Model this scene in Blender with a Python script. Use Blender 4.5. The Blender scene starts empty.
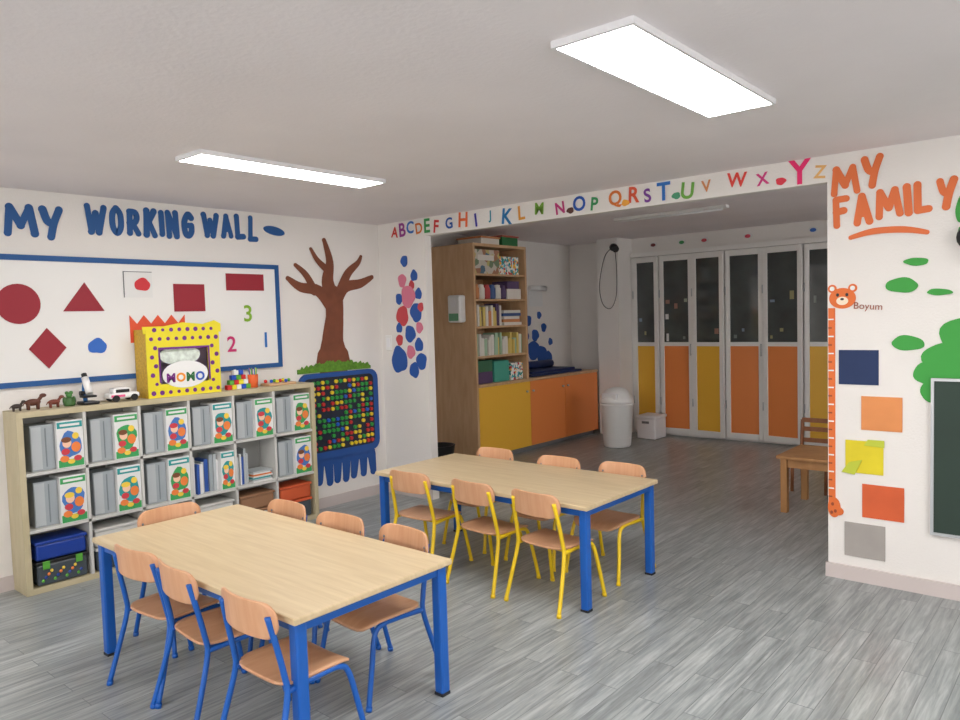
import bpy, bmesh, math, random
from mathutils import Vector, Matrix, Euler
random.seed(7)
scene=bpy.context.scene
scene.view_settings.view_transform='Standard'

# ---------------------------------------------------------------- materials
def lin(c):
    r=[]
    for v in c:
        v=v/255.
        r.append(v/12.92 if v<=.04045 else ((v+.055)/1.055)**2.4)
    return (*r,1)
MATS={}
def mat(name,col,rough=.5,metal=0,spec=.5,noise=0,nscale=8,bump=0,bscale=200):
    if name in MATS: return MATS[name]
    m=bpy.data.materials.new(name);m.use_nodes=True
    nt=m.node_tree;b=nt.nodes['Principled BSDF']
    b.inputs['Base Color'].default_value=lin(col)
    b.inputs['Roughness'].default_value=rough
    b.inputs['Metallic'].default_value=metal
    b.inputs['Specular IOR Level'].default_value=spec
    tc=nt.nodes.new('ShaderNodeTexCoord')
    if noise:
        n=nt.nodes.new('ShaderNodeTexNoise');n.inputs['Scale'].default_value=nscale;n.inputs['Detail'].default_value=3
        nt.links.new(tc.outputs['Object'],n.inputs['Vector'])
        r=nt.nodes.new('ShaderNodeValToRGB')
        c=lin(col)
        r.color_ramp.elements[0].position=.3;r.color_ramp.elements[1].position=.7
        r.color_ramp.elements[0].color=(*[x*(1-noise) for x in c[:3]],1)
        r.color_ramp.elements[1].color=(*[min(1,x*(1+noise)) for x in c[:3]],1)
        nt.links.new(n.outputs['Fac'],r.inputs['Fac']);nt.links.new(r.outputs['Color'],b.inputs['Base Color'])
    if bump:
        n=nt.nodes.new('ShaderNodeTexNoise');n.inputs['Scale'].default_value=bscale
        nt.links.new(tc.outputs['Object'],n.inputs['Vector'])
        bp=nt.nodes.new('ShaderNodeBump');bp.inputs['Strength'].default_value=bump;bp.inputs['Distance'].default_value=.01
        nt.links.new(n.outputs['Fac'],bp.inputs['Height']);nt.links.new(bp.outputs['Normal'],b.inputs['Normal'])
    MATS[name]=m;return m
def wood(name,c1,c2,scale=(2,30,30),rough=.4):
    if name in MATS: return MATS[name]
    m=bpy.data.materials.new(name);m.use_nodes=True
    nt=m.node_tree;b=nt.nodes['Principled BSDF'];b.inputs['Roughness'].default_value=rough
    tc=nt.nodes.new('ShaderNodeTexCoord');mp=nt.nodes.new('ShaderNodeMapping');mp.inputs['Scale'].default_value=scale
    nt.links.new(tc.outputs['Object'],mp.inputs['Vector'])
    n=nt.nodes.new('ShaderNodeTexNoise');n.inputs['Scale'].default_value=1.6;n.inputs['Detail'].default_value=6;n.inputs['Distortion'].default_value=.5
    nt.links.new(mp.outputs['Vector'],n.inputs['Vector'])
    r=nt.nodes.new('ShaderNodeValToRGB');r.color_ramp.elements[0].position=.3;r.color_ramp.elements[1].position=.7
    r.color_ramp.elements[0].color=lin(c1);r.color_ramp.elements[1].color=lin(c2)
    nt.links.new(n.outputs['Fac'],r.inputs['Fac']);nt.links.new(r.outputs['Color'],b.inputs['Base Color'])
    MATS[name]=m;return m
def emit(name,col,s):
    m=bpy.data.materials.new(name);m.use_nodes=True;b=m.node_tree.nodes['Principled BSDF']
    b.inputs['Base Color'].default_value=(.8,.8,.8,1)
    b.inputs['Emission Color'].default_value=lin(col);b.inputs['Emission Strength'].default_value=s
    MATS[name]=m;return m
def printmat(name,cols,scale=22,rough=.5,bg=.4,bgcol=(238,238,232)):
    m=bpy.data.materials.new(name);m.use_nodes=True;nt=m.node_tree;b=nt.nodes['Principled BSDF'];b.inputs['Roughness'].default_value=rough
    tc=nt.nodes.new('ShaderNodeTexCoord');v=nt.nodes.new('ShaderNodeTexVoronoi');v.inputs['Scale'].default_value=scale
    nt.links.new(tc.outputs['Object'],v.inputs['Vector'])
    sp=nt.nodes.new('ShaderNodeSeparateColor');nt.links.new(v.outputs['Color'],sp.inputs[0])
    r=nt.nodes.new('ShaderNodeValToRGB');r.color_ramp.interpolation='CONSTANT'
    r.color_ramp.elements[0].color=lin(bgcol);r.color_ramp.elements[0].position=0
    r.color_ramp.elements[1].position=bg;r.color_ramp.elements[1].color=lin(cols[0])
    for i,c in enumerate(cols[1:]):
        e=r.color_ramp.elements.new(bg+(1-bg)*(i+1)/len(cols));e.color=lin(c)
    nt.links.new(sp.outputs[0],r.inputs['Fac']);nt.links.new(r.outputs['Color'],b.inputs['Base Color'])
    MATS[name]=m;return m

WALL=mat('wall_paint',(232,228,223),.75,bump=.2,bscale=90,noise=.02,nscale=2)
CEIL=mat('ceiling_paint',(238,232,233),.9,bump=.15,bscale=45,noise=.03,nscale=1.5)
def floor_mat():
    m=bpy.data.materials.new('vinyl_plank');m.use_nodes=True;nt=m.node_tree;b=nt.nodes['Principled BSDF']
    N=nt.nodes.new;Lk=nt.links.new
    tc=N('ShaderNodeTexCoord')
    rot=N('ShaderNodeMapping');rot.inputs['Rotation'].default_value=(0,0,math.pi/2)
    Lk(tc.outputs['Object'],rot.inputs['Vector'])
    br=N('ShaderNodeTexBrick');br.inputs['Scale'].default_value=1;br.inputs['Brick Width'].default_value=.9;br.inputs['Row Height'].default_value=.1
    br.inputs['Mortar Size'].default_value=.0018;br.inputs['Color1'].default_value=(.0,.0,.0,1);br.inputs['Color2'].default_value=(1,1,1,1);br.inputs['Mortar'].default_value=(.0,.0,.0,1)
    br.offset=.37
    Lk(rot.outputs['Vector'],br.inputs['Vector'])
    sc=N('ShaderNodeVectorMath');sc.operation='SCALE';sc.inputs['Scale'].default_value=9
    Lk(br.outputs['Color'],sc.inputs[0])
    def streak(s,det,rg):
        mp=N('ShaderNodeMapping');mp.inputs['Scale'].default_value=s;Lk(tc.outputs['Object'],mp.inputs['Vector'])
        add=N('ShaderNodeVectorMath');add.operation='ADD'
        Lk(mp.outputs['Vector'],add.inputs[0]);Lk(sc.outputs[0],add.inputs[1])
        n=N('ShaderNodeTexNoise');n.inputs['Scale'].default_value=1;n.inputs['Detail'].default_value=det;n.inputs['Roughness'].default_value=rg;n.inputs['Distortion'].default_value=.4
        Lk(add.outputs[0],n.inputs['Vector']);return n
    n=streak((60,4.0,1),4,.6);n2=streak((16,1.4,1),2,.5)
    mixf=N('ShaderNodeMath');mixf.operation='MULTIPLY_ADD';mixf.inputs[1].default_value=.65
    m2=N('ShaderNodeMath');m2.operation='MULTIPLY';m2.inputs[1].default_value=.35
    Lk(n2.outputs['Fac'],m2.inputs[0]);Lk(n.outputs['Fac'],mixf.inputs[0]);Lk(m2.outputs[0],mixf.inputs[2])
    r=N('ShaderNodeValToRGB');cr=r.color_ramp
    cr.elements[0].position=.30;cr.elements[0].color=lin((118,123,124))
    cr.elements[1].position=.70;cr.elements[1].color=lin((190,195,194))
    e=cr.elements.new(.5);e.color=lin((154,160,160))
    Lk(mixf.outputs[0],r.inputs['Fac'])
    mx=N('ShaderNodeMix');mx.data_type='RGBA';mx.blend_type='MULTIPLY';mx.inputs['Factor'].default_value=.17
    Lk(r.outputs['Color'],mx.inputs[6]);Lk(br.outputs['Color'],mx.inputs[7])
    # darker joint lines between planks
    mj=N('ShaderNodeMix');mj.data_type='RGBA';mj.inputs[7].default_value=lin((92,96,97))
    jf=N('ShaderNodeMath');jf.operation='MULTIPLY';jf.inputs[1].default_value=.6
    Lk(br.outputs['Fac'],jf.inputs[0]);Lk(jf.outputs[0],mj.inputs['Factor']);Lk(mx.outputs[2],mj.inputs[6])
    Lk(mj.outputs[2],b.inputs['Base Color'])
    b.inputs['Roughness'].default_value=.3
    return m
FLOOR=floor_mat()
BLUE=mat('blue_powdercoat',(22,92,180),.35)
YEL=mat('yellow_powdercoat',(236,200,30),.35)
TOPW=wood('beech_tabletop',(200,178,140),(214,194,158),(2,26,26),.38)
CHW=wood('beech_ply',(206,152,114),(218,170,132),(20,3,3),.4)
OAK=wood('shelf_oak',(184,172,138),(196,184,152),(12,3,3),.5)
TAN=wood('cabinet_wood',(196,156,116),(210,174,134),(12,12,2),.45)
WHITE=mat('white_plastic',(236,236,234),.4)
LAM=mat('white_laminate',(204,203,198),.45)
BLACK=mat('black_plastic',(22,22,24),.4)
GREY=mat('grey_plastic',(120,122,124),.5)
RUB=mat('rubber_foot',(40,40,44),.7)

# ---------------------------------------------------------------- builder
CNT=[0]
def eps():
    CNT[0]+=1;return (CNT[0]%50)*.00003
class B:
    def __init__(s,name):
        s.name=name;s.bm=bmesh.new();s.m=[]
    def mi(s,m):
        if m not in s.m:s.m.append(m)
        return s.m.index(m)
    def box(s,lo,hi,m,bev=0,M=None):
        c=[(a+b)/2 for a,b in zip(lo,hi)];d=[abs(b-a) for a,b in zip(lo,hi)]
        t=bmesh.new();bmesh.ops.create_cube(t,size=1)
        for v in t.verts:v.co=Vector((v.co.x*d[0]+c[0],v.co.y*d[1]+c[1],v.co.z*d[2]+c[2]))
        if bev:bmesh.ops.bevel(t,geom=t.edges[:],offset=bev,segments=2,affect='EDGES',profile=.5)
        s.merge(t,m,False,M)
    def merge(s,t,m,smooth=False,M=None):
        i=s.mi(m);mp={}
        for v in t.verts:mp[v]=s.bm.verts.new(M@v.co if M is not None else v.co)
        for f in t.faces:
            try:
                g=s.bm.faces.new([mp[v] for v in f.verts]);g.material_index=i;g.smooth=smooth
            except ValueError:pass
        t.free()
    def cyl(s,p1,p2,r,m,r2=None,seg=20,smooth=True,M=None):
        p1=Vector(p1);p2=Vector(p2);d=p2-p1
        t=bmesh.new();bmesh.ops.create_cone(t,cap_ends=True,segments=seg,radius1=r,radius2=r if r2 is None else r2,depth=d.length)
        T=Matrix.Translation((p1+p2)/2)@d.to_track_quat('Z','Y').to_matrix().to_4x4()
        for v in t.verts:v.co=T@v.co
        n0=len(s.bm.faces);s.merge(t,m,smooth,M)
        if smooth:
            s.bm.faces.ensure_lookup_table()
            for f in s.bm.faces[n0:]:
                if len(f.verts)>4:f.smooth=False
    def ball(s,c,r,m,sc=(1,1,1),M=None,seg=16):
        t=bmesh.new();bmesh.ops.create_uvsphere(t,u_segments=seg,v_segments=max(6,seg//2),radius=r)
        for v in t.verts:v.co=Vector((v.co.x*sc[0]+c[0],v.co.y*sc[1]+c[1],v.co.z*sc[2]+c[2]))
        s.merge(t,m,True,M)
    def lathe(s,prof,m,c=(0,0,0),seg=28,M=None):
        t=bmesh.new();rings=[]
        for r,z in prof:
            rings.append([t.verts.new((c[0]+r*math.cos(2*math.pi*k/seg),c[1]+r*math.sin(2*math.pi*k/seg),c[2]+z)) for k in range(seg)])
        for a,b in zip(rings,rings[1:]):
            for k in range(seg):t.faces.new([a[k],a[(k+1)%seg],b[(k+1)%seg],b[k]])
        t.faces.new(rings[0][::-1]);t.faces.new(rings[-1])
        s.merge(t,m,True,M)
    def tube(s,pts,r,m,seg=10,sub=5,M=None):
        P=[Vector(p) for p in pts]
        Q=[]
        n=len(P)
        for i in range(n-1):
            a=P[max(0,i-1)];b=P[i];c=P[i+1];d=P[min(n-1,i+2)]
            for k in range(sub):
                t=k/sub
                Q.append(.5*((2*b)+(c-a)*t+(2*a-5*b+4*c-d)*t*t+(3*b-a-3*c+d)*t**3))
        Q.append(P[-1])
        t=bmesh.new();rings=[];nrm=None
        for i,q in enumerate(Q):
            tg=(Q[min(i+1,len(Q)-1)]-Q[max(i-1,0)]).normalized()
            if nrm is None:
                nrm=tg.orthogonal().normalized()
            nrm=(nrm-tg*nrm.dot(tg)).normalized();bn=tg.cross(nrm)
            rings.append([t.verts.new(q+nrm*r*math.cos(2*math.pi*k/seg)+bn*r*math.sin(2*math.pi*k/seg)) for k in range(seg)])
        for a,b in zip(rings,rings[1:]):
            for k in range(seg):t.faces.new([a[k],a[(k+1)%seg],b[(k+1)%seg],b[k]])
        t.faces.new(rings[0][::-1]);t.faces.new(rings[-1])
        s.merge(t,m,True,M)
    def flat(s,pts,fr,m,th=.004,w0=0):
        th=th+eps()
        t=bmesh.new()
        a=[t.verts.new(fr@Vector((u,v,w0+th))) for u,v in pts]
        b=[t.verts.new(fr@Vector((u,v,w0))) for u,v in pts]
        t.faces.new(a)
        n=len(a)
        for k in range(n):t.faces.new([a[k],b[k],b[(k+1)%n],a[(k+1)%n]])
        s.merge(t,m)
    def rect(s,u0,v0,u1,v1,fr,m,th=.004,w0=0):
        s.flat([(u0,v0),(u1,v0),(u1,v1),(u0,v1)],fr,m,th,w0)
    def disc(s,u,v,ru,rv,fr,m,th=.004,w0=0,wob=0,seg=28,rot=0):
        ph=random.random()*6;p=[]
        for k in range(seg):
            a=2*math.pi*k/seg;f=1+wob*(math.sin(3*a+ph)+.6*math.sin(5*a+ph*2))
            x=ru*f*math.cos(a);y=rv*f*math.sin(a)
            p.append((u+x*math.cos(rot)-y*math.sin(rot),v+x*math.sin(rot)+y*math.cos(rot)))
        s.flat(p,fr,m,th,w0)
    def stroke(s,pts,wd,fr,m,th=.004,w0=0):
        P=[Vector(p) for p in pts];Q=[];W=[]
        n=len(P)
        if not isinstance(wd,(list,tuple)):wd=[wd]*n
        for i in range(n-1):
            a=P[max(0,i-1)];b=P[i];c=P[i+1];d=P[min(n-1,i+2)]
            for k in range(6):
                t=k/6
                Q.append(.5*((2*b)+(c-a)*t+(2*a-5*b+4*c-d)*t*t+(3*b-a-3*c+d)*t**3));W.append(wd[i]*(1-t)+wd[i+1]*t)
        Q.append(P[-1]);W.append(wd[-1])
        t=bmesh.new();L=[];R=[];e=th+eps()
        for i,q in enumerate(Q):
            tg=(Q[min(i+1,len(Q)-1)]-Q[max(i-1,0)]).normalized();nn=Vector((-tg.y,tg.x))
            L.append(t.verts.new(fr@Vector((*(q+nn*W[i]/2),w0+e))));R.append(t.verts.new(fr@Vector((*(q-nn*W[i]/2),w0+e))))
        for i in range(len(Q)-1):t.faces.new([L[i],R[i],R[i+1],L[i+1]])
        s.merge(t,m)
        s.disc(Q[0].x,Q[0].y,W[0]/2,W[0]/2,fr,m,th,w0,seg=14);s.disc(Q[-1].x,Q[-1].y,W[-1]/2,W[-1]/2,fr,m,th,w0,seg=14)
    def text(s,ch,u,v,h,fr,m,rot=0,wx=1,bold=.015,th=.004,w=None,w0=0):
        cu=bpy.data.curves.new('tmp','FONT');cu.body=ch;cu.size=1;cu.offset=bold;cu.resolution_u=4
        o=bpy.data.objects.new('tmp',cu);scene.collection.objects.link(o)
        dg=bpy.context.evaluated_depsgraph_get();me=bpy.data.meshes.new_from_object(o.evaluated_get(dg))
        xs=[q.co.x for q in me.vertices];ys=[q.co.y for q in me.vertices]
        cx=(min(xs)+max(xs))/2;cy=(min(ys)+max(ys))/2;k=h/(max(ys)-min(ys))
        kx=k*wx if w is None else w/(max(xs)-min(xs))
        t=bmesh.new();t.from_mesh(me)
        for q in t.verts:
            x=(q.co.x-cx)*kx;y=(q.co.y-cy)*k
            q.co=fr@Vector((u+x*math.cos(rot)-y*math.sin(rot),v+x*math.sin(rot)+y*math.cos(rot),w0+th))
        s.merge(t,m)
        bpy.data.objects.remove(o);bpy.data.curves.remove(cu);bpy.data.meshes.remove(me)
    def done(s,loc=(0,0,0),rz=0,recalc=True):
        if recalc:bmesh.ops.recalc_face_normals(s.bm,faces=s.bm.faces[:])
        me=bpy.data.meshes.new(s.name);s.bm.to_mesh(me);s.bm.free()
        for m in s.m:me.materials.append(m)
        o=bpy.data.objects.new(s.name,me);scene.collection.objects.link(o)
        o.location=loc;o.rotation_euler=(0,0,rz);return o
def frame(o,U,V,W):
    M=Matrix.Identity(4)
    for i,a in enumerate((U,V,W)):
        for j in range(3):M[j][i]=a[j]
    for j in range(3):M[j][3]=o[j]
    return M
G=.0015
XW=-5.2; YD=4.657; HC=2.487; XE=-1.297; XL=-4.60; HB=2.333; HA=2.60; YB=8.97; XA=-5.97; WT=.08
FL=frame((XW+G,0,0),(0,1,0),(0,0,1),(1,0,0))
FF=frame((0,YD-G,0),(1,0,0),(0,0,1),(0,-1,0))
def FY(y):return frame((0,y-G,0),(1,0,0),(0,0,1),(0,-1,0))
def FX(x):return frame((x+G,0,0),(0,1,0),(0,0,1),(1,0,0))
def inst(o,loc,rz):
    n=bpy.data.objects.new(o.name.split('.')[0],o.data);scene.collection.objects.link(n);n.location=loc;n.rotation_euler=(0,0,rz);return n
def simple(name,lo,hi,m,bev=0):
    b=B(name);b.box(lo,hi,m,bev);return b.done()

GL_={'M':[[(0,0),(.14,1)],[(.14,1),(.5,.3)],[(.5,.3),(.86,1)],[(.86,1),(1,0)]],
'Y':[[(0,1),(.2,.6),(.5,.48)],[(1,1),(.6,.5),(.35,0)]],
'W':[[(0,1),(.25,0)],[(.25,0),(.5,.75)],[(.5,.75),(.72,0)],[(.72,0),(1,1)]],
'O':[[(.5,1),(.1,.75),(.1,.25),(.5,0),(.9,.25),(.9,.75),(.5,1)]],
'R':[[(.05,0),(.05,1)],[(.05,1),(.65,.97),(.8,.72),(.55,.5),(.05,.46)],[(.35,.46),(.95,0)]],
'K':[[(.05,0),(.05,1)],[(.85,1),(.1,.42)],[(.3,.55),(.95,0)]],
'I':[[(.5,0),(.5,1)]],
'N':[[(.05,0),(.05,1)],[(.05,1),(.92,0)],[(.92,0),(.92,1)]],
'G':[[(.9,.85),(.5,1),(.08,.62),(.2,.1),(.6,0),(.92,.2),(.92,.48)],[(.92,.48),(.55,.48)]],
'A':[[(0,0),(.5,1)],[(.5,1),(1,0)],[(.2,.33),(.8,.33)]],
'L':[[(.08,1),(.05,0)],[(.05,0),(.85,.02)]],
'F':[[(.05,0),(.1,1)],[(.1,1),(.95,1)],[(.08,.52),(.7,.55)]]}
def brush(b,word,y0,z0,y1,z1,h,wd,m,fr,seed=1,slant=.0):
    random.seed(seed);ws=[(.35 if c=='I' else 1.35 if c in'MW' else 1) for c in word];tot=sum(ws);acc=0
    for c,w in zip(word,ws):
        f0=acc/tot;acc+=w;f=(f0+acc/tot)/2
        cw_=(y1-y0)*w/tot-wd*1.25;hh=(h-wd)*random.uniform(.93,1.07)
        u0=y0+(y1-y0)*f;v0=z0+(z1-z0)*f+random.uniform(-.008,.008);r=random.uniform(-.05,.05)+slant
        for st in GL_[c]:
            pts=[]
            for (a,q) in st:
                x=(a-.5)*max(cw_,.01);y=(q-.5)*hh;pts.append((u0+x*math.cos(r)-y*math.sin(r),v0+x*math.sin(r)+y*math.cos(r)))
            b.stroke(pts,wd*random.uniform(.9,1.1),fr,m)

# ---------------------------------------------------------------- room shell
XR=3.2;YN=-3.2
simple('floor',(XW-1,YN-.2,-.1),(XR+.2,YB+.2,0),FLOOR)
simple('ceiling',(XW-.2,YN-.2,HC),(XR+.2,YD,HC+.2),CEIL)
simple('ceiling_alcove',(XA-.2,YD+WT,HA),(XR+.2,YB+.2,HA+.1),CEIL)
simple('wall_left',(XW-.15,YN-.2,0),(XW,YD,HC),WALL)
simple('wall_pillar',(XA-.2,YD,0),(XL,YD+WT,HA),WALL)
simple('wall_beam',(XL,YD,HB),(XE,YD+WT,HA),WALL)
simple('wall_family',(XE,YD,0),(XR+.2,YD+WT,HA),WALL)
simple('wall_alcove_left',(XA-.15,YD+WT,0),(XA,YB+.2,HA),WALL)
simple('wall_back',(XA-.15,YB,0),(XR+.2,YB+.15,HA),WALL)
simple('wall_column',(-5.29,8.6,0),(-4.97,YB,HA),WALL)
b=B('wall_near')
b.box((XW,YN-.15,0),(XR,YN,.8),WALL);b.box((XW,YN-.15,2.35),(XR,YN,HC),WALL)
b.box((XW,YN-.15,.8),(-3.4,YN,2.35),WALL);b.box((1.6,YN-.15,.8),(XR,YN,2.35),WALL);b.done()
b=B('window_1')
for x in (-3.4,-1.77,-.13,1.52):b.box((x,YN-.1,.8),(x+.08,YN-.04,2.35),WHITE)
b.box((-3.4,YN-.1,.8),(1.6,YN-.04,.88),WHITE);b.box((-3.4,YN-.1,2.27),(1.6,YN-.04,2.35),WHITE);b.done()
b=B('wall_right')
b.box((XR,YN-.2,0),(XR+.15,YD,.8),WALL);b.box((XR,YN-.2,2.35),(XR+.15,YD,HC),WALL)
b.box((XR,YN-.2,.8),(XR+.15,-1.8,2.35),WALL);b.box((XR,2.8,.8),(XR+.15,YD,2.35),WALL);b.done()
b=B('window_2')
for y in(-1.8,-.3,1.2,2.72):b.box((XR+.04,y,.8),(XR+.1,y+.08,2.35),WHITE)
b.box((XR+.04,-1.8,.8),(XR+.1,2.8,.88),WHITE);b.box((XR+.04,-1.8,2.27),(XR+.1,2.8,2.35),WHITE);b.done()
b=B('wall_alcove_right')
b.box((.6,YD+WT,0),(.75,YB,.8),WALL);b.box((.6,YD+WT,2.3),(.75,YB,HA),WALL);b.box((.6,YD+WT,.8),(.75,5.5,2.3),WALL);b.box((.6,8.2,.8),(.75,YB,2.3),WALL);b.done()
b=B('window_3')
for y in(5.5,6.8,8.12):b.box((.64,y,.8),(.7,y+.08,2.3),WHITE)
b.box((.64,5.5,.8),(.7,8.2,.88),WHITE);b.box((.64,5.5,2.22),(.7,8.2,2.3),WHITE);b.done()
BB=mat('baseboard_paint',(205,194,190),.5)
simple('baseboard_left',(XW,YN,0),(XW+.015,YD-.015,.09),BB)
simple('baseboard_pillar',(XW,YD-.015,0),(XL,YD,.09),BB)
simple('baseboard_family',(XE-.012,YD-.015,0),(XR,YD,.085),BB)
simple('baseboard_back',(XA,YB-.015,0),(-5.3,YB,.09),BB)

# ---------------------------------------------------------------- ceiling lights
LE=emit('led_panel',(255,252,250),30)
FR=mat('lamp_frame',(236,236,238),.5)
def panel(x0,x1,y0,y1,HC=HC):
    b=B('ceiling_panel_light')
    z0=HC-.024;H2=HC-.0005
    b.box((x0,y0+.015,z0),(x0+.012,y1-.015,H2),FR);b.box((x1-.012,y0+.015,z0),(x1,y1-.015,H2),FR)
    b.box((x0,y0,z0),(x1,y0+.015,H2),FR);b.box((x0,y1-.015,z0),(x1,y1,H2),FR)
    b.box((x0+.013,y0+.016,z0+.001),(x1-.013,y1-.016,z0+.012),LE)
    b.done()
panel(-1.405,-1.105,2.03,3.245)
panel(-3.745,-3.495,1.965,3.213)
panel(-1.40,-1.10,-1.6,-.4)  # unseen panel, added behind the camera as extra room light
panel(-3.75,-3.49,-1.6,-.4)  # likewise unseen and added for fill from behind the camera
panel(1.10,1.40,2.03,3.24)  # unseen panel right of the view, added to brighten the room
b=B('fluorescent_fixture');b.box((-4.0,6.85,HA-.03),(-2.8,6.93,HA-.0005),WHITE,.006);b.cyl((-3.95,6.89,HA-.038),(-2.85,6.89,HA-.038),.010,FR);b.done()

# ---------------------------------------------------------------- tables
def table(x0,x1,y0,y1,h):
    b=B('classroom_table');cx=(x0+x1)/2;cy=(y0+y1)/2;hx=(x1-x0)/2;hy=(y1-y0)/2
    b.box((-hx,-hy,h-.026),(hx,hy,h),TOPW,.006)
    lw=.048;ins=.018
    for sx in(-1,1):
        for sy in(-1,1):
            X=sx*(hx-ins-lw/2);Y=sy*(hy-ins-lw/2)
            b.box((X-lw/2,Y-lw/2,.01),(X+lw/2,Y+lw/2,h-.026),BLUE,.008)
            b.box((X-lw/2,Y-lw/2,0),(X+lw/2,Y+lw/2,.012),RUB)
    for sy in(-1,1):
        Y=sy*(hy-ins-lw/2);b.box((-hx+ins+lw,Y-.013,h-.066),(hx-ins-lw,Y+.013,h-.027),BLUE,.003)
    for sx in(-1,1):
        X=sx*(hx-ins-lw/2);b.box((X-.013,-hy+ins+lw,h-.066),(X+.013,hy-ins-lw,h-.027),BLUE,.003)
    b.done((cx,cy,0))
table(-3.79,-2.13,1.461,2.26,.586)
table(-3.803,-2.12,3.299,4.105,.586)

# ---------------------------------------------------------------- chairs
def rounded(w,h,r,n=5):
    p=[]
    for cx,cy,a0 in((w/2-r,h/2-r,0),(-w/2+r,h/2-r,90),(-w/2+r,-h/2+r,180),(w/2-r,-h/2+r,270)):
        for k in range(n+1):
            a=math.radians(a0+90*k/n);p.append((cx+r*math.cos(a),cy+r*math.sin(a)))
    return p
def curved_panel(b,w,h,r,fn,th,m):
    nx,ny=14,10;t=bmesh.new();F=[];K=[]
    for j in range(ny+1):
        v=h/2*math.sin(math.pi*(j/ny-.5))
        ex=max(0,abs(v)-(h/2-r));hw=w/2-(r-math.sqrt(max(0,r*r-ex*ex)))
        rowF=[];rowK=[]
        for i in range(nx+1):
            u=-hw+2*hw*i/nx
            p,nn=fn(u,v);rowF.append(t.verts.new(p+nn*th/2));rowK.append(t.verts.new(p-nn*th/2))
        F.append(rowF);K.append(rowK)
    for j in range(ny):
        for i in range(nx):
            t.faces.new([F[j][i],F[j][i+1],F[j+1][i+1],F[j+1][i]]);t.faces.new([K[j][i],K[j+1][i],K[j+1][i+1],K[j][i+1]])
    for j in range(ny):
        t.faces.new([F[j][0],F[j+1][0],K[j+1][0],K[j][0]]);t.faces.new([F[j][nx],K[j][nx],K[j+1][nx],F[j+1][nx]])
    for i in range(nx):
        t.faces.new([F[0][i],K[0][i],K[0][i+1],F[0][i+1]]);t.faces.new([F[ny][i],F[ny][i+1],K[ny][i+1],K[ny][i]])
    bmesh.ops.recalc_face_normals(t,faces=t.faces[:])
    b.merge(t,m,True)
def chair(frame_m,name='child_chair'):
    b=B(name);SH=.345
    def seat(u,v):
        z=SH-.012*(1-(2*u/.36)**2)*.8-(.03*max(0,(v-.08)/.08)**2)
        return Vector((u,v,z)),Vector((0,0,1))
    curved_panel(b,.34,.32,.07,seat,.010,CHW)
    def back(u,v):
        y=-.178-.10*v-.038*(1-(2*u/.36)**2)
        return Vector((u,y,.580+v)),Vector((-u*.8,1,.1)).normalized()
    curved_panel(b,.345,.134,.055,back,.010,CHW)
    for s in(-1,1):
        b.tube([(s*.190,-.235,.012),(s*.179,-.19,.16),(s*.166,-.150,.31),(s*.161,-.155,.38),(s*.155,-.18,.50),(s*.145,-.202,.60)],.0115,frame_m)
        b.tube([(s*.190,.180,.012),(s*.179,.150,.16),(s*.166,.120,.29),(s*.164,.080,.325),(s*.162,0,.328),(s*.164,-.150,.322)],.0115,frame_m)
        b.cyl((s*.190,-.236,0),(s*.189,-.232,.02),.0135,frame_m);b.cyl((s*.190,.181,0),(s*.189,.177,.02),.0135,frame_m)
        b.ball((s*.145,-.186,.585),.007,GREY,(1,.5,1),seg=8)
    b.cyl((-.164,.07,.326),(.164,.07,.326),.009,frame_m);b.cyl((-.164,-.11,.324),(.164,-.11,.324),.009,frame_m)
    return b
cb=chair(BLUE).done((-3.26,1.615,0),math.radians(6))
for x,y,a in((-2.86,1.61,-4),(-2.34,1.60,0),(-2.49,2.12,176),(-2.90,2.10,183),(-3.36,2.10,179)):inst(cb,(x,y,0),math.radians(a))
inst(cb,(-3.63,1.87,0),math.radians(-90))
cy=chair(YEL).done((-3.41,3.42,0),math.radians(3))
for x,y,a in((-2.87,3.43,-3),(-2.40,3.42,-4),(-2.40,3.96,178),(-2.86,3.93,181),(-3.44,3.95,180)):inst(cy,(x,y,0),math.radians(a))

# ---------------------------------------------------------------- cubby shelf
SX0,SX1=XW+.003,-4.965;SY0,SY1=1.53,3.695;SH=1.117
b=B('cubby_shelf')
t=.036
b.box((SX0,SY0,SH-t),(SX1,SY1,SH),OAK,.002);b.box((SX0,SY0,0),(SX1,SY1,t),OAK,.002)
b.box((SX0,SY0,t),(SX1,SY0+t,SH-t),OAK,.002);b.box((SX0,SY1-t,t),(SX1,SY1,SH-t),OAK,.002)
cw=(SY1-SY0-2*t)/6;rh=(SH-2*t)/3
for i in range(1,6):
    y=SY0+t+cw*i;b.box((SX0,y-.009,t),(SX1-.003,y+.009,SH-t),LAM)
for j in range(1,3):
    z=t+rh*j;b.box((SX0,SY0+t,z-.009),(SX1-.003,SY1-t,z+.009),LAM)
b.box((SX0,SY0+t,t),(SX0+.006,SY1-t,SH-t),mat('shelf_back',(150,150,146),.6))
b.done()
PR2=printmat('box_print_b',[(40,150,140),(250,190,60),(90,180,200),(200,60,60)],40,bg=.45)
PR3=printmat('box_print_c',[(120,140,110),(170,120,90),(90,120,140),(200,190,120)],16,bg=.45,bgcol=(205,198,185))
PAPER=mat('paper_white',(226,226,224),.6);CREAM=mat('file_grey',(182,188,190),.35);CREAM2=mat('file_grey_dark',(124,132,136),.35);CREAM3=mat('file_grey_mid',(158,166,170),.35)
TEAL=mat('file_teal',(40,150,150),.5);FG=mat('file_green',(60,160,90),.5);FO=mat('file_orange',(235,130,60),.5);FS=mat('file_skin',(245,200,170),.5);FYL=mat('file_yellow',(240,205,70),.5);FB=mat('file_hair',(120,70,40),.5);FRD=mat('file_red',(205,60,70),.5);FBL=mat('file_blue',(70,120,190),.5)
b=B('magazine_files');random.seed(21)
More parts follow.
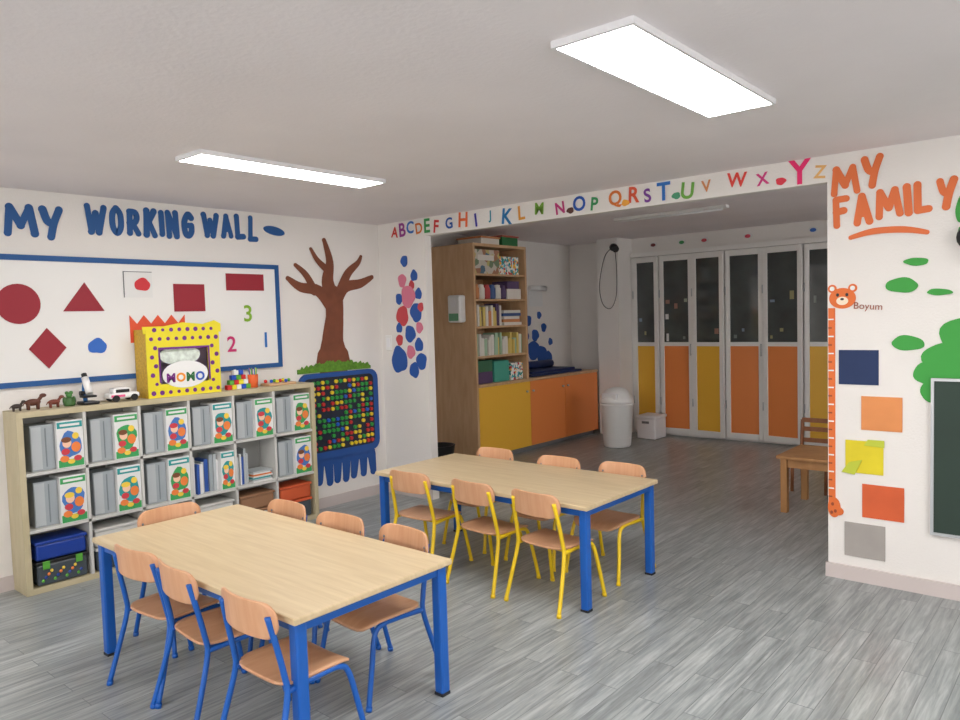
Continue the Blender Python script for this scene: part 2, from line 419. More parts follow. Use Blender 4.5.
def filebox(y0,w,z0,h,d):
    x1=SX1-.012;x0=x1-d;f=FX(x1-G)
    b.box((x0,y0,z0),(x1,y0+w,z0+h),PAPER)
    b.rect(y0+.004,z0+h*.84,y0+w-.004,z0+h*.97,f,TEAL if random.random()<.5 else FG,.001)
    b.rect(y0+.02,z0+h*.88,y0+w-.02,z0+h*.93,f,PAPER,.003)
    b.disc(y0+w*.5,z0+h*.48,w*.42,h*.28,f,random.choice([TEAL,FG,FBL]),.001,wob=.07,seg=18)
    b.disc(y0+w*.36,z0+h*.52,w*.17,h*.10,f,FS,.003,seg=14);b.disc(y0+w*.34,z0+h*.59,w*.19,h*.06,f,random.choice([FB,FRD,FYL]),.003,seg=14)
    b.disc(y0+w*.70,z0+h*.42,w*.18,h*.11,f,FO,.003,seg=14);b.disc(y0+w*.70,z0+h*.66,w*.13,h*.07,f,FYL,.003,seg=12)
    b.disc(y0+w*.30,z0+h*.34,w*.16,h*.07,f,FRD,.003,seg=12)
    b.rect(y0+.004,z0+.004,y0+w-.004,z0+h*.17,f,FG,.001);b.disc(y0+w*.25,z0+h*.19,w*.17,h*.07,f,FO,.003,seg=12);b.disc(y0+w*.75,z0+h*.18,w*.15,h*.06,f,FRD,.003,seg=12);b.disc(y0+w*.5,z0+h*.12,w*.14,h*.05,f,FYL,.003,seg=12)
BKB=mat('book_blue',(50,90,170));BKO=mat('book_orange',(225,120,50));BKT=mat('book_teal',(60,160,160))
for r,zrow in ((2,t+2*rh+.010),(1,t+rh+.010)):
    for c in range(6):
        y0=SY0+t+cw*c+.012
        if r==1 and c in(3,4):
            yy=y0+.02
            for k in range(8 if c==3 else 5):
                w=random.uniform(.012,.03);hh=random.uniform(.2,.28)
                b.box((SX1-.2,yy,zrow),(SX1-.03-random.random()*.04,yy+w,zrow+hh),random.choice([PAPER,CREAM,BKB,CREAM3,CREAM,PAPER]));yy+=w+.004
            if c==3:filebox(y0+.22,.11,zrow,.28,.15)
            else:
                for k in range(7):b.box((SX1-.19,yy+.02,zrow+.012*k),(SX1-.03,yy+.19-.01*(k%3),zrow+.012*k+.010),[PAPER,CREAM,BKT,PAPER,BKO,PAPER,CREAM][k])
            continue
        yy=y0+.035
        b.box((SX1-.19,yy,zrow),(SX1-.045,yy+.135,zrow+.28),CREAM3,.004)
        b.box((SX1-.046,yy+.004,zrow+.01),(SX1-.042,yy+.06,zrow+.27),CREAM)
        b.box((SX1-.046,yy+.082,zrow+.02),(SX1-.042,yy+.088,zrow+.26),CREAM2)
        filebox(y0+.172,.155,zrow,.295,.17)
b.done()
b=B('storage_bin')
SB=mat('bin_blue',(25,60,150),.35);SG=mat('bin_green',(90,170,60),.4);CLR=mat('bin_clear',(70,78,84),.25);BRN=mat('bin_cardboard',(150,110,80),.7)
for c,(m1,m2) in enumerate([(SB,CLR),(LAM,CLR),(CLR,CLR),(LAM,CLR),(BRN,LAM),(mat('bin_red',(205,90,50),.5),CLR)]):
    y0=SY0+t+cw*c+.03;z=t+.003
    b.box((SX0+.02,y0,z),(SX1-.012,y0+.29,z+.13),m2,.012);b.box((SX0+.015,y0-.006,z+.13),(SX1-.006,y0+.296,z+.15),BLACK if c<1 else m1,.004)
    if c==0:
        for q in(.03,.22):b.box((SX1-.007,y0+q,z+.10),(SX1-.002,y0+q+.04,z+.15),SG,.002)
        for q in range(14):b.ball((SX1-.016,y0+.03+.017*q,z+.03+.018*(q*5%4)),.011,[SG,SB,FO,FYL][q%4],seg=8)
    b.box((SX0+.02,y0,z+.155),(SX1-.014,y0+.29,z+.255),m1 ,.012);b.box((SX0+.015,y0-.006,z+.255),(SX1-.008,y0+.296,z+.272),m1,.004)
b.done()

# ---------------------------------------------------------------- toys on the shelf
zt=SH+.001;xc=-5.07
PUR=mat('purple',(110,40,130),.5);TY=mat('theatre_yellow',(232,216,40),.45);OR=mat('orange_card',(232,104,50),.6)
b=B('puppet_theatre')
XT=-5.0;F1=FX(XT-G)
y0,y1,z1=2.35,2.89,zt+.47
b.box((XT-.01,y0,zt),(XT,y1,zt+.09),TY);b.box((XT-.01,y0,zt+.34),(XT,y1,z1),TY)
b.box((XT-.01,y0,zt+.09),(XT,y0+.09,zt+.34),TY);b.box((XT-.01,y1-.09,zt+.09),(XT,y1,zt+.34),TY)
b.flat([(y0-.015,z1-.03),(y1+.02,z1-.03),(y1+.02,z1+.03),(y1-.03,z1+.055),(y1-.12,z1+.03),(y0+.27,z1+.045),(y0+.13,z1+.02),(y0-.02,z1+.02)],F1,TY,.003,-.008)
GLD=mat('gold_side',(206,166,50),.5,noise=.2,nscale=60)
b.box((-5.175,y0,zt),(XT-.01,y0+.008,z1),GLD);b.box((-5.175,y1-.008,zt),(XT-.01,y1,z1),GLD);b.box((-5.175,y0+.008,zt),(-5.168,y1-.008,z1),mat('theatre_back',(170,160,205),.7))
b.box((-5.168,y0+.008,zt),(XT-.01,y1-.008,zt+.008),TY)
random.seed(2)
for i in range(9):
    for j in range(8):
        u=y0+.035+.06*i+(.025 if j%2 else 0);v=zt+.032+.062*j
        if u>y1-.015 or (y0+.07<u<y1-.07 and zt+.07<v<zt+.36):continue
        r=random.uniform(.011,.017);b.disc(u,v,r,r,F1,PUR,.001,seg=12)
# purple trim around the stage opening
for a,c,d,e in((y0+.08,zt+.33,y1-.08,zt+.345),(y0+.08,zt+.10,y0+.092,zt+.33),(y1-.092,zt+.10,y1-.08,zt+.33)):b.rect(a,c,d,e,F1,PUR,.002)
b.disc((y0+y1)/2,zt+.15,.17,.095,F1,WHITE,.003)
for k,(ch,cc) in enumerate(zip('MOMO',[(120,40,130),(240,150,40),(40,110,60),(50,90,190)])):
    b.text(ch,(y0+y1)/2-.11+.072*k,zt+.13,.065,F1,mat('mono%d'%k,cc),th=.006,bold=.04)
b.disc((y0+y1)/2-.02,zt+.29,.15,.07,FX(-5.03),mat('theatre_cloth',(215,225,215),.8,noise=.2,nscale=30),.003,0,wob=.06)
b.done()
b=B('toy_microscope')
MB=mat('micro_blue',(30,110,180),.35)
b.box((-5.12,1.93,zt),(-5.0,2.03,zt+.02),BLACK,.006);b.tube([(-5.1,1.98,zt+.02),(-5.115,1.98,zt+.09),(-5.09,1.98,zt+.15)],.014,MB)
b.cyl((-5.03,1.98,zt+.07),(-5.09,1.98,zt+.17),.022,WHITE);b.cyl((-5.09,1.98,zt+.17),(-5.105,1.98,zt+.195),.017,BLACK);b.box((-5.09,1.94,zt+.045),(-5.02,2.02,zt+.058),BLACK);b.cyl((-5.11,1.95,zt+.07),(-5.11,2.01,zt+.07),.015,BLACK);b.done()
b=B('toy_car')
b.box((-5.12,2.1,zt+.02),(-5.02,2.3,zt+.055),WHITE,.012);b.box((-5.11,2.13,zt+.05),(-5.03,2.25,zt+.09),WHITE,.015);b.box((-5.112,2.145,zt+.058),(-5.028,2.235,zt+.08),BLACK,.003)
for y in(2.14,2.26):
    for x in(-5.125,-5.03):b.cyl((x,y,zt+.022),(x+.02,y,zt+.022),.022,BLACK)
b.box((-5.019,2.11,zt+.03),(-5.017,2.2,zt+.045),mat('car_pink',(225,90,140)));b.done()
def blob_toy(name,y,cols,h):
    b=B(name);b.lathe([(.03,0),(.036,h*.15),(.024,h*.5),(.02,h*.62)],mat(name+'_a',cols[0],.5),(xc,y,zt));b.ball((xc,y,zt+h*.76),h*.2,mat(name+'_b',cols[1],.5))
    for s in(-1,1):b.ball((xc,y+s*.028,zt+h*.4),.012,mat(name+'_a',cols[0]),(1,1,2));b.ball((xc,y+s*h*.14,zt+h*.93),.012,mat(name+'_b',cols[1]))
    b.done()
blob_toy('toy_bear',1.87,((60,100,50),(70,130,60)),.09)
def animal(name,y,c,s=1,dx0=0):
    b=B(name);m=mat(name+'_hide',c,.6);X=xc+dx0
    b.ball((X,y,zt+.05*s),.03*s,m,(.8,1.7,.8))
    for dy in(-.03,.03):
        for dx in(-.012,.012):b.cyl((X+dx*s,y+dy*s,zt),(X+dx*s,y+dy*s,zt+.045*s),.007*s,m,r2=.01*s)
    b.tube([(X,y+.035*s,zt+.06*s),(X,y+.055*s,zt+.085*s)],.012*s,m);b.ball((X,y+.065*s,zt+.092*s),.016*s,m,(.9,1.4,.9))
    b.tube([(X,y-.048*s,zt+.055*s),(X,y-.065*s,zt+.03*s)],.004*s,m);b.done()
animal('toy_horse',1.66,(90,50,35),.9);animal('toy_cow',1.78,(120,60,45),.7);animal('toy_pig',1.57,(60,50,45),.6)
b=B('pencil_cup');b.lathe([(.035,0),(.04,.1),(.037,.1),(.033,.01)],OR,(xc,3.2,zt))
for k in range(7):
    a=k*.9;b.cyl((xc+.015*math.cos(a),3.2+.015*math.sin(a),zt+.012),(xc+.03*math.cos(a),3.2+.03*math.sin(a),zt+.15),.004,[MB,SG,TY,PUR,OR][k%5],seg=8)
b.done()
b=B('building_blocks')
BC=[mat('blk_r',(205,40,40)),mat('blk_b',(30,80,190)),TY,SG,WHITE]
random.seed(5)
for r in range(4):
    for k in range(5-r):
        y=2.97+.04*k+.02*r;z=zt+.036*r;m=BC[(k*2+r*3)%5];b.box((xc-.02,y,z),(xc+.02,y+.037,z+.034),m,.002)
        if r==4-k or r==3:b.cyl((xc,y+.018,z+.034),(xc,y+.018,z+.04),.009,m,seg=12)
b.done()
b=B('toy_block_tray');b.box((xc-.06,3.3,zt),(xc+.07,3.55,zt+.02),TAN,.004)
for k in range(8):b.ball((xc-.03+.04*(k%3),3.33+.027*k,zt+.034),.014,BC[k%4],seg=10)
b.done()

# ---------------------------------------------------------------- left wall decorations
TB=mat('blue_paint',(28,84,145),.6);K=1.013
def S(y,z):return (y*K,1.6+(z-1.6)*K)
b=B('working_wall_lettering')
brush(b,'MY',*S(1.57,2.275),*S(1.93,2.285),.215,.046,TB,FL,1)
brush(b,'WORKING',*S(2.04,2.315),*S(2.82,2.335),.20,.042,TB,FL,2)
brush(b,'WALL',*S(2.86,2.345),*S(3.36,2.355),.20,.042,TB,FL,3)
b.disc(*S(3.49,2.345),.10,.035,FL,TB,.004,rot=-.15)
b.done()
b=B('whiteboard')
WB=mat('whiteboard_surface',(232,231,228),.35)
ya,yb=.75,3.55;za,zb=1.6+(1.257-1.6)*K,1.6+(2.072-1.6)*K
b.rect(ya,za,yb,zb,FL,WB,.012)
w=.035
for (a,c,d,e) in((ya,za,yb,za+w),(ya,zb-w,yb,zb),(ya,za+w,ya+w,zb-w),(yb-w,za+w,yb,zb-w)):b.rect(a,c,d,e,FL,TB,.02)
b.done()
b=B('shape_cutouts')
w=.0145;CR=mat('crimson_card',(150,30,46),.6)
u,v=S(1.63,1.77);b.disc(u,v,.125,.125,FL,CR,.003,w)
u,v=S(2.02,1.81);b.flat([(u-.14,v-.09),(u+.12,v-.09),(u+.0,v+.1)],FL,CR,.003,w)
u,v=S(2.37,1.90);b.rect(u-.1,v-.09,u+.1,v+.09,FL,PAPER,.002,w);b.disc(u+.03,v,.055,.045,FL,mat('red_paint',(205,40,50)),.005,w,wob=.06)
b.rect(u-.1,v+.085,u+.1,v+.09,FL,GREY,.004,w);b.rect(u-.1,v-.09,u-.095,v+.09,FL,GREY,.004,w)
u,v=S(2.74,1.81);b.rect(u-.12,v-.1,u+.12,v+.1,FL,CR,.003,w)
u,v=S(3.20,1.93);b.rect(u-.165,v-.065,u+.165,v+.065,FL,CR,.003,w)
u,v=S(1.78,1.49);b.flat([(u-.11,v),(u,v-.13),(u+.11,v),(u,v+.13)],FL,CR,.003,w)
u,v=S(2.08,1.49);b.disc(u,v,.06,.05,FL,mat('blue_card',(40,100,190)),.003,w,wob=.08)
b.text('3',*S(3.21,1.69),.13,FL,mat('num_green',(130,175,40)),th=w+.004)
b.text('2',*S(3.06,1.46),.12,FL,mat('num_pink',(205,40,110)),th=w+.004)
b.text('1',*S(3.36,1.48),.12,FL,mat('num_blue',(30,110,190)),th=w+.004)
u,v=S(2.30,1.60);zz=[(u,v-.1)]
for k in range(9):zz.append((u+.05*k,v+(.09 if k%2==0 else .03)))
zz.append((u+.4,v-.1));b.flat(zz[::-1],FL,mat('crown_red',(226,84,48)),.003,w)
b.done()
BR=mat('tree_brown',(122,68,44),.7,noise=.12,nscale=12);GRS=mat('grass_green',(92,140,40),.8,noise=.3,nscale=40)
b=B('tree_mural')
def TS(pts):return [S(*p) for p in pts]
b.stroke(TS([(4.03,1.27),(4.03,1.45),(4.06,1.65),(4.06,1.82)]),[.36,.23,.19,.2],FL,BR)
b.stroke(TS([(4.05,1.78),(4.0,1.95),(4.03,2.12),(3.98,2.30)]),[.18,.13,.08,.04],FL,BR)
b.stroke(TS([(4.05,1.72),(3.9,1.87),(3.72,1.90),(3.60,1.97)]),[.14,.10,.08,.04],FL,BR)
b.stroke(TS([(3.86,1.87),(3.78,2.0),(3.68,2.08)]),[.08,.06,.035],FL,BR)
b.stroke(TS([(4.06,1.75),(4.18,1.90),(4.36,1.94),(4.5,2.0)]),[.14,.10,.08,.04],FL,BR)
b.stroke(TS([(4.12,1.84),(4.22,2.02),(4.34,2.12),(4.38,2.18)]),[.11,.08,.05,.03],FL,BR)
b.stroke(TS([(4.0,2.05),(3.9,2.13),(3.84,2.22)]),[.07,.05,.03],FL,BR)
random.seed(9)
p=[]
for k in range(50):p.append((3.70+.80*k/49,1.20+(.03*random.random())+.05*math.sin(k/49*math.pi)))
b.flat([(3.70,1.175)]+p+[(4.50,1.175)],FL,GRS,.008)
b.done()
b=B('sensory_peg_board')
PB=mat('pegboard_blue',(22,76,150),.5);DK=mat('pegboard_dark',(14,24,44),.5)
b.flat([(4.13+u,.80+v) for u,v in rounded(.86,.74,.09)],FL,PB,.03)
b.flat([(4.12+u,.81+v) for u,v in rounded(.76,.64,.05)],FL,DK,.034)
pc=[mat('peg_green',(40,150,60),.35),mat('peg_yellow',(230,200,40),.35),mat('peg_red',(190,40,40),.35),mat('peg_blue',(30,90,190),.35)]
for i in range(15):
    for j in range(13):
        y=3.78+.0485*i;z=.525+.047*j
        if random.random()<.15:continue
        m=pc[0 if random.random()<.4 else 1 if random.random()<.45 else 2 if random.random()<.8 else 3]
        b.cyl((XW+.03,y,z),(XW+.052,y,z),.0165,m,seg=10)
b.done()
b=B('drip_mural')
b.rect(3.74,.36,4.52,.425,FL,PB,.003)
for k in range(8):
    y=3.79+.098*k;l=random.uniform(.05,.15);b.stroke([(y,.38),(y+random.uniform(-.02,.02),.36-l)],[.10,.07],FL,PB,.003)
b.done()
b=B('splash_cutouts')
SPB=mat('splash_blue',(38,86,165),.6);SPP=mat('splash_pink',(216,122,146),.6);SPR=mat('splash_red',(200,70,76),.6)
def PX(px,py):return (-5.05+(px-388)*.0118,2.33-(py-240)*.00905)
for px,py,r,m in[(404,262,.05,SPB),(414,277,.05,SPB),(401,281,.06,SPP),(407,297,.10,SPP),(415,313,.085,SPB),(400,316,.09,SPR),(408,334,.075,SPB),(418,328,.05,SPP),(396,340,.05,SPR),(417,345,.06,SPB),(395,360,.12,SPB),(408,352,.06,SPP),(411,370,.07,SPB),(419,361,.075,SPB),(397,299,.05,SPB),(418,295,.05,SPB),(411,286,.04,SPR),(420,308,.04,SPR),(396,328,.045,SPB)]:
    u,v=PX(px,py);b.disc(u,v,r*.85,r,FF,m,.002+random.random()*.004,wob=.07)
b.done()
b=B('light_switch');b.box((-5.14,YD-.01,1.33),(-5.06,YD-.001,1.47),WHITE,.004);b.box((-5.12,YD-.014,1.36),(-5.08,YD-.01,1.44),FR,.002);b.done()

# ---------------------------------------------------------------- alphabet border
b=B('alphabet_border')
xs=[-4.97,-4.87,-4.77,-4.66,-4.56,-4.45,-4.30,-4.14,-4.0,-3.85,-3.67,-3.53,-3.36,-3.17,-3.0,-2.87,-2.70,-2.55,-2.45,-2.33,-2.16,-2.03,-1.83,-1.67,-1.45,-1.335]
cols=[(205,60,50),(150,60,140),(50,110,190),(220,120,50),(60,150,80),(210,60,60),(40,90,170),(230,110,60),(60,60,160),(30,140,160),(40,120,180),(220,150,50),(120,170,60),(190,50,120),(40,90,180),(60,150,90),(220,120,50),(220,90,60),(120,60,150),(40,110,190),(110,170,70),(210,140,90),(225,70,60),(210,60,130),(232,40,110),(230,180,110)]
for i,(x,c) in enumerate(zip(xs,cols)):
    m=mat('letter_%d'%i,c,.6);h=.095+.014*((i*5)%3)
    if i==24:h=.15
    if i in(21,25,23):h=.075
    if i in(22,12,13):h=.09
    b.text(chr(65+i),x,2.41+.006*((i*7)%5-2),h,FF,m,rot=.12*((i*3)%5-2)/2,bold=.025,wx=.95)
for x,c in((-3.08,(90,50,40)),(-1.56,(220,50,70)),(-2.62,(240,170,60)),(-2.24,(80,160,120))):b.disc(x,2.375,.03,.022,FF,mat('dot%d'%int(-x*100),c),wob=.08)
b.done()

# ---------------------------------------------------------------- family wall
ORP=mat('orange_paint',(224,112,56),.6)
b=B('my_family_lettering')
brush(b,'MY',-1.285,2.325,-.99,2.36,.18,.038,ORP,FF,4,.05)
brush(b,'FAMILY',-1.275,2.14,-.64,2.20,.18,.038,ORP,FF,6,.05)
b.stroke([(-1.17,2.0),(-1.05,2.025),(-.9,2.02),(-.79,1.995)],[.025,.036,.036,.025],FF,ORP)
b.done()
def paper(x0,z0,x1,z1,c,name,curl=False):
    m=mat(name,c,.7,noise=.08,nscale=5);b=B('coloured_paper');fr=FF
    b.rect(x0,z0,x1,z1,fr,m,.003)
    if curl:
        LM=mat('felt_lime',(190,200,60))
        b.flat([(x0-.02,z0),(x0+.05,z0-.01),(x0+.09,z0+.08),(x0+.02,z0+.06)],fr,LM,.006,.003)
        b.flat([(x0+.10,z0+.165),(x1+.005,z0+.16),(x1+.005,z0+.20),(x0+.12,z0+.20)],fr,LM,.005,.003)
    b.done()
paper(-1.235,1.155,-1.025,1.355,(30,50,92),'felt_navy')
paper(-1.115,.895,-.905,1.09,(220,142,84),'felt_peach')
paper(-1.20,.64,-1.0,.83,(222,204,40),'felt_yellow',True)
paper(-1.11,.385,-.895,.58,(214,96,52),'felt_orange')
paper(-1.205,.145,-.99,.345,(166,160,154),'felt_grey')
b=B('chalkboard')
CB=mat('chalk_green',(38,58,48),.6,noise=.12,nscale=4);AL=mat('aluminium',(190,192,194),.35,metal=.6)
b.rect(-.765,.345,.75,1.205,FF,AL,.012);b.rect(-.75,.36,.735,1.19,FF,CB,.015)
b.rect(-.765,.345,.75,.36,FF,AL,.022);b.rect(-.765,1.19,.75,1.205,FF,AL,.022);b.rect(-.765,.36,-.75,1.19,FF,AL,.022);b.rect(.735,.36,.75,1.19,FF,AL,.022)
b.done()
GP=mat('green_paint',(62,158,66),.7)
b=B('leaf_mural')
for x,z,ru,rv in((-.84,1.84,.06,.022),(-.91,1.715,.08,.042),(-.73,1.67,.06,.018),(-.88,1.395,.08,.042),(-.63,2.10,.03,.07),(-.62,1.97,.03,.05)):b.disc(x,z,ru,rv,FF,GP,wob=.05,rot=-.05)
for x,z,r in((-.70,1.30,.11),(-.60,1.42,.13),(-.45,1.5,.16),(-.77,1.23,.08),(-.74,1.14,.08),(-.6,1.25,.14),(-.3,1.45,.2),(-.1,1.35,.2)):b.disc(x,z,r,r*.9,FF,GP,.003,wob=.06)
b.done()
b=B('hanging_bird_toy');b.ball((-.60,YD-.05,1.95),.05,BLACK,(1,.5,1.2));b.ball((-.585,YD-.06,1.86),.03,WHITE,(1,.6,1));b.done()
GO=mat('giraffe_orange',(222,112,52),.7);GB=mat('giraffe_brown',(150,70,40),.7)
b=B('height_chart')
b.rect(-1.292,.45,-1.255,1.60,FF,GO,.004)
for k in range(22):
    z=.48+.05*k;b.rect(-1.292,z,-1.272+(.01 if k%2 else 0),z+.008,FF,WHITE if k%2 else GB,.006)
b.disc(-1.262,.42,.035,.06,FF,GO,.004);b.disc(-1.24,.40,.03,.025,FF,GO,.004)
for k,(u,v) in enumerate(((-1.27,.44),(-1.255,.40),(-1.275,.39))):b.disc(u,v,.008,.01,FF,GB,.006)
b.disc(-1.215,1.655,.072,.06,FF,GO,.004)
for s in(-1,1):
    b.disc(-1.215+s*.055,1.712,.024,.024,FF,GO,.004);b.disc(-1.215+s*.055,1.712,.013,.013,FF,WHITE,.006);b.disc(-1.215+s*.025,1.675,.008,.01,FF,BLACK,.006)
b.disc(-1.215,1.64,.032,.024,FF,mat('muzzle',(245,225,200)),.006);b.disc(-1.215,1.65,.01,.007,FF,BLACK,.008)
b.text('Boyum',-1.08,1.60,.05,FF,GB,bold=.0,rot=-.08)
b.done()

# ---------------------------------------------------------------- alcove cabinets
XF=-5.3;CY0=6.10;CY1=8.58;CH=.87;TY1=7.05
YC=mat('cabinet_yellow',(238,184,62),.4);OC=mat('cabinet_orange',(234,138,72),.4)
b=B('shelving_cabinet')
b.box((XA+.005,CY0,0),(XF,CY0+.03,2.42),TAN)
b.box((XA+.005,TY1-.03,CH),(XF,TY1,2.42),TAN);b.box((XA+.005,CY0+.03,2.39),(XF,TY1-.03,2.42),TAN)
b.box((XA+.005,CY0+.03,CH),(XA+.02,TY1-.03,2.39),TAN)
for z in(1.17,1.50,1.80,2.08):b.box((XA+.02,CY0+.03,z-.011),(XF-.01,TY1-.03,z+.011),TAN)
b.box((XA+.005,CY0+.03,.06),(XF-.02,CY1-.01,CH-.03),TAN)
b.box((XA+.005,CY0+.05,0),(XF-.06,CY1-.02,.06),GREY)
b.box((XA+.005,CY0+.03,CH-.03),(XF+.01,CY1,CH),TAN,.003)
b.box((XF-.02,CY0+.035,.065),(XF,TY1+.02,CH-.035),YC,.002)
for y0,y1 in((TY1+.026,7.80),(7.806,CY1-.005)):b.box((XF-.02,y0,.065),(XF,y1,CH-.035),OC,.002)
for y in(7.0,7.12,7.75,7.86):b.cyl((XF,y,.72),(XF+.02,y,.72),.012,AL)
b.done()
b=B('shelf_supplies');random.seed(11)
bk=[mat('bk%d'%i,c,.6) for i,c in enumerate([(60,110,80),(225,220,210),(180,70,70),(70,95,145),(220,195,110),(90,70,105),(165,195,165),(210,140,90)])]
Y0=CY0+.04
b.box((XF-.35,Y0+.02,2.092),(XF-.04,Y0+.46,2.36),PR3,.003);b.box((XF-.039,Y0+.08,2.24),(XF-.037,Y0+.36,2.30),bk[1]);b.box((XF-.35,Y0+.48,2.092),(XF-.06,Y0+.84,2.30),PR2,.003)
for k in range(6):b.lathe([(.04,0),(.045,.02),(.045,.12),(.035,.135),(.035,.16),(.005,.165)],[bk[7],bk[1],bk[2],bk[3],bk[1],bk[5]][k],(XF-.08,Y0+.07+.095*k,1.812),seg=16)
b.box((XF-.3,Y0+.60,1.812),(XF-.05,Y0+.86,1.93),bk[1],.003);b.box((XF-.29,Y0+.62,1.931),(XF-.06,Y0+.84,2.02),bk[5],.003)
for z,pal,ya_,yb_ in((1.512,[bk[1],bk[7],bk[3],bk[4],bk[1],bk[5]],0,.5),(1.182,[bk[6],bk[1],bk[6],bk[1],bk[4]],0,.86)):
    y=Y0+.02+ya_
    while y<Y0+yb_-.03:
        w=random.uniform(.02,.05);h=random.uniform(.16,.25);b.box((XF-.24,y,z),(XF-.04-random.random()*.03,y+w,z+h),random.choice(pal));y+=w+.003
for k in range(5):b.box((XF-.26,Y0+.53,1.512+.035*k),(XF-.05-.01*(k%2),Y0+.86-.02*(k%3),1.545+.035*k),[bk[1],bk[7],bk[1],bk[3],bk[1]][k],.002)
b.box((XF-.3,Y0+.02,CH+.001),(XF-.05,Y0+.30,CH+.13),bk[5],.006);b.box((XF-.3,Y0+.02,CH+.131),(XF-.05,Y0+.30,CH+.26),bk[0],.006)
b.box((XF-.3,Y0+.33,CH+.001),(XF-.05,Y0+.60,CH+.24),mat('supplies_teal',(70,160,140)),.006);b.box((XF-.3,Y0+.63,CH+.001),(XF-.05,Y0+.86,CH+.20),PR2,.006)
b.done()
b=B('storage_boxes')
b.box((-5.7,6.3,2.421),(-5.35,6.62,2.49),bk[1],.004);b.box((-5.65,6.66,2.421),(-5.34,6.95,2.52),mat('boxgreen',(50,120,70)),.004);b.box((-5.66,6.65,2.521),(-5.33,6.96,2.54),mat('boxlid',(180,90,80)),.003);b.box((-5.71,6.29,2.491),(-5.34,6.63,2.51),bk[7],.003)
b.done()
b=B('soap_dispenser')
b.box((-5.60,CY0-.11,1.56),(-5.42,CY0-.002,1.86),WHITE,.02);b.box((-5.58,CY0-.114,1.58),(-5.44,CY0-.108,1.66),mat('disp_label',(110,170,130)),.002);b.disc(-5.51,1.77,.04,.04,FY(CY0-.11),FR,.002);b.done()
b=B('exercise_mat');NB=mat('mat_navy',(26,46,96),.5)
b.box((-5.8,7.2,CH+.001),(-5.36,8.3,CH+.03),NB,.012);b.box((-5.78,7.25,CH+.031),(-5.4,8.2,CH+.06),NB,.012);b.cyl((-5.72,7.2,CH+.11),(-5.72,8.1,CH+.11),.05,NB);b.done()
b=B('paper_roll');b.cyl((-5.93,7.95,1.98),(-5.93,8.3,1.98),.035,WHITE);b.rect(7.97,1.74,8.28,1.98,FX(XA),PAPER,.006);b.done()
b=B('blue_splash_mural')
for y,z,r in((7.95,1.55,.07),(8.1,1.35,.08),(8.05,1.15,.13),(8.25,1.08,.12),(8.4,1.04,.08),(8.3,1.45,.06),(8.2,1.62,.05),(8.45,1.25,.05),(7.9,1.35,.06)):b.disc(y,z,r,r,FX(XA),SPB,.003,wob=.08)
b.done()
b=B('waste_basket');b.lathe([(.13,0),(.17,.27),(.175,.28),(.16,.28),(.12,.02)],BLACK,(-5.42,5.6,0));b.done()

# ---------------------------------------------------------------- trash can and boxes
b=B('swing_lid_bin')
b.lathe([(.15,0),(.165,.02),(.195,.5),(.205,.51),(.205,.53),(.195,.535)],WHITE,(-4.60,7.87,0))
b.lathe([(.205,.53),(.205,.56),(.19,.60),(.15,.66),(.11,.70),(.05,.72),(.005,.725)],WHITE,(-4.60,7.87,0))
b.box((-4.70,7.69,.585),(-4.50,7.73,.66),FR,.01)
b.lathe([(.17,.30),(.182,.30),(.182,.31),(.17,.31)],FR,(-4.60,7.87,0));b.done()
b=B('storage_box')
b.box((-4.68,8.5,0),(-4.42,8.8,.26),FR,.012);b.box((-4.69,8.49,.261),(-4.41,8.81,.30),FR,.012);b.box((-4.60,8.484,.20),(-4.50,8.49,.23),GREY,.002)
b.done()

# ---------------------------------------------------------------- folding doors
DG=mat('door_glass',(70,76,76),.06,spec=.9,noise=.25,nscale=3);DF=mat('door_frame',(234,232,228),.4)
ed=[-4.93,-4.55,-4.10,-3.67,-3.21,-2.74,-2.30,-1.85,-1.40,-.95,-.5]
pcs=[YC,OC,YC,OC,OC,YC,OC,YC,OC,YC];random.seed(8)
dcol=[PAPER,mat('draw_a',(150,160,140)),mat('draw_b',(150,110,95)),mat('draw_c',(120,140,160)),mat('draw_d',(150,145,100)),mat('draw_e',(110,120,115))]
for i in range(len(ed)-1):
    x0,x1=ed[i]+.004,ed[i+1]-.004;W=x1-x0;b=B('folding_door_panel')
    st=.055
    b.box((0,-.035,.03),(st,0,2.34),DF,.004);b.box((W-st,-.035,.03),(W,0,2.34),DF,.004)
    b.box((st,-.035,.03),(W-st,0,.10),DF);b.box((st,-.035,2.27),(W-st,0,2.34),DF);b.box((st,-.035,1.17),(W-st,0,1.22),DF)
    b.box((st,-.024,.10),(W-st,-.01,1.17),pcs[i]);b.box((st,-.022,1.22),(W-st,-.012,2.27),DG)
    f=FY(-.022+G)
    for r in range(3):
        for c in range(3):
            if random.random()<.5:continue
            u=st+.05+(W-2*st-.1)*c/2+random.uniform(-.015,.015);v=1.32+.2*r+random.uniform(-.05,.05);a=random.uniform(.012,.028);q=random.uniform(.015,.05)
            b.rect(u-a,v-q,u+a,v+q,f,random.choice(dcol),.002)
    b.cyl((0,-.04,.4),(0,-.04,.5),.008,AL,seg=8);b.cyl((0,-.04,1.8),(0,-.04,1.9),.008,AL,seg=8)
    if i%2==1:b.cyl((W-.02,-.06,1.05),(W-.02,-.06,1.2),.008,AL,seg=8);b.cyl((W-.02,-.06,1.06),(W-.02,-.03,1.06),.006,AL,seg=8);b.cyl((W-.02,-.06,1.19),(W-.02,-.03,1.19),.006,AL,seg=8)
    b.done((x0,YB-.02,0),math.radians(-5 if i%2==0 else 2))
b=B('trim_1');b.box((-4.95,YB-.09,2.345),(.6,YB,2.40),DF);b.box((-4.97,YB-.03,0),(-4.935,YB,2.345),DF);b.done()
b=B('header_cutouts')
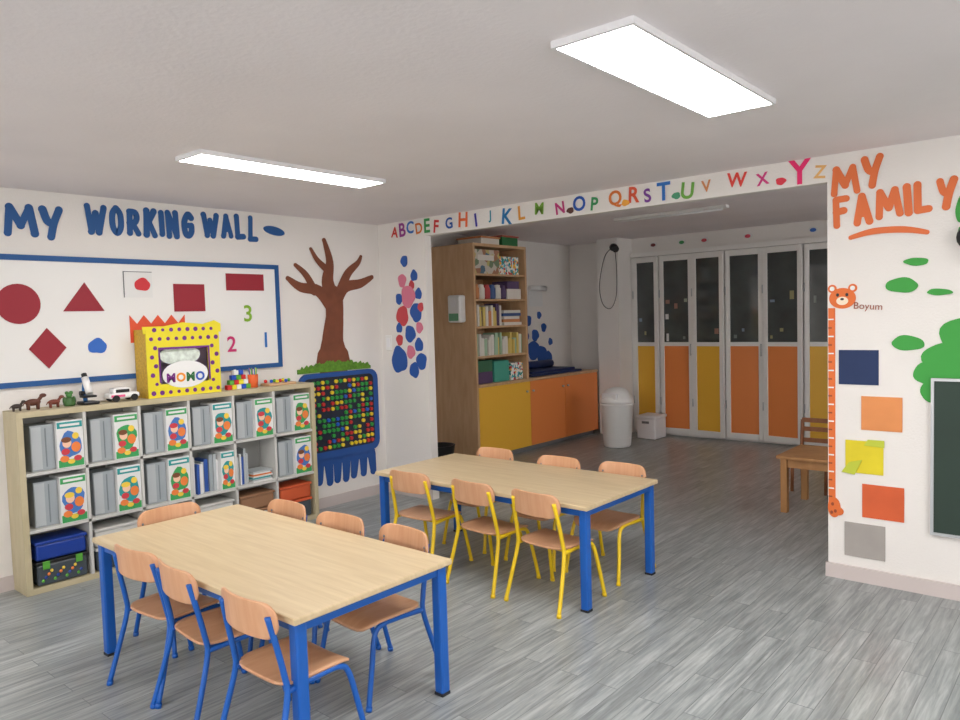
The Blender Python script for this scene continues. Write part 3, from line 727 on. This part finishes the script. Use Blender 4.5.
for x,c in((-4.65,(120,60,60)),(-4.25,(60,140,80)),(-3.95,(200,70,80)),(-3.4,(220,80,100)),(-2.65,(60,110,190)),(-2.35,(200,60,60))):
    b.disc(x,2.5,.055,.035,FY(YB),PAPER,.003);b.disc(x,2.495,.035,.022,FY(YB),mat('hc%d'%int(-x*100),c),.005)
b.done()
# ---------------------------------------------------------------- wall camera
b=B('security_camera')
b.box((-5.03,8.56,2.46),(-4.97,8.599,2.54),WHITE,.005);b.cyl((-5.0,8.56,2.48),(-4.93,8.48,2.44),.045,BLACK);b.ball((-4.99,8.52,2.47),.05,BLACK)
b.tube([(-5.04,8.57,2.47),(-5.16,8.58,2.35),(-5.24,8.58,2.0),(-5.2,8.58,1.75),(-5.08,8.58,1.68),(-4.99,8.58,1.85),(-4.98,8.58,2.2),(-4.99,8.57,2.42)],.005,BLACK,seg=6)
b.done()
# ---------------------------------------------------------------- small wooden table and chair
PW=wood('pine_wood',(180,128,78),(196,146,94),(6,6,2),.45)
b=B('small_wooden_table')
b.box((-2.03,5.9,.43),(-1.15,6.5,.455),PW,.004)
for x in(-1.98,-1.20):
    for y in(5.95,6.45):b.box((x-.025,y-.025,0),(x+.025,y+.025,.43),PW,.004)
b.box((-1.955,5.94,.36),(-1.225,5.96,.43),PW);b.box((-1.955,6.44,.36),(-1.225,6.46,.43),PW);b.box((-1.99,5.975,.36),(-1.97,6.425,.43),PW);b.done()
PW2=wood('dark_pine',(140,86,52),(160,104,66),(6,6,2),.45)
b=B('wooden_chair')
for x in(-2.16,-1.88):
    b.tube([(x,6.98,0),(x,6.95,.3),(x,6.98,.6)],.016,PW2);b.cyl((x,6.68,0),(x,6.70,.3),.014,PW2)
b.box((-2.18,6.66,.295),(-1.86,6.98,.315),PW2,.005)
for z in(.42,.52,.6):b.box((-2.16,6.955,z-.02),(-1.88,6.97,z+.02),PW2,.003)
b.done()

# ---------------------------------------------------------------- world + camera
w=bpy.data.worlds.new('world');scene.world=w;w.use_nodes=True
w.node_tree.nodes['Background'].inputs[0].default_value=(1,.97,.965,1);w.node_tree.nodes['Background'].inputs[1].default_value=4.8
yaw,pit,rol=.710,.056,-.029
F=Vector((-math.sin(yaw)*math.cos(pit),math.cos(yaw)*math.cos(pit),-math.sin(pit)));R=Vector((math.cos(yaw),math.sin(yaw),0));U=R.cross(F)
R2=R*math.cos(rol)+U*math.sin(rol);U2=-R*math.sin(rol)+U*math.cos(rol)
M=Matrix.Identity(4)
for j in range(3):M[j][0]=R2[j];M[j][1]=U2[j];M[j][2]=-F[j]
M[2][3]=1.6
cd=bpy.data.cameras.new('camera');cd.sensor_width=36;cd.lens=743.2/960*36;cd.clip_start=.05
c=bpy.data.objects.new('camera',cd);scene.collection.objects.link(c);c.matrix_world=M;scene.camera=c
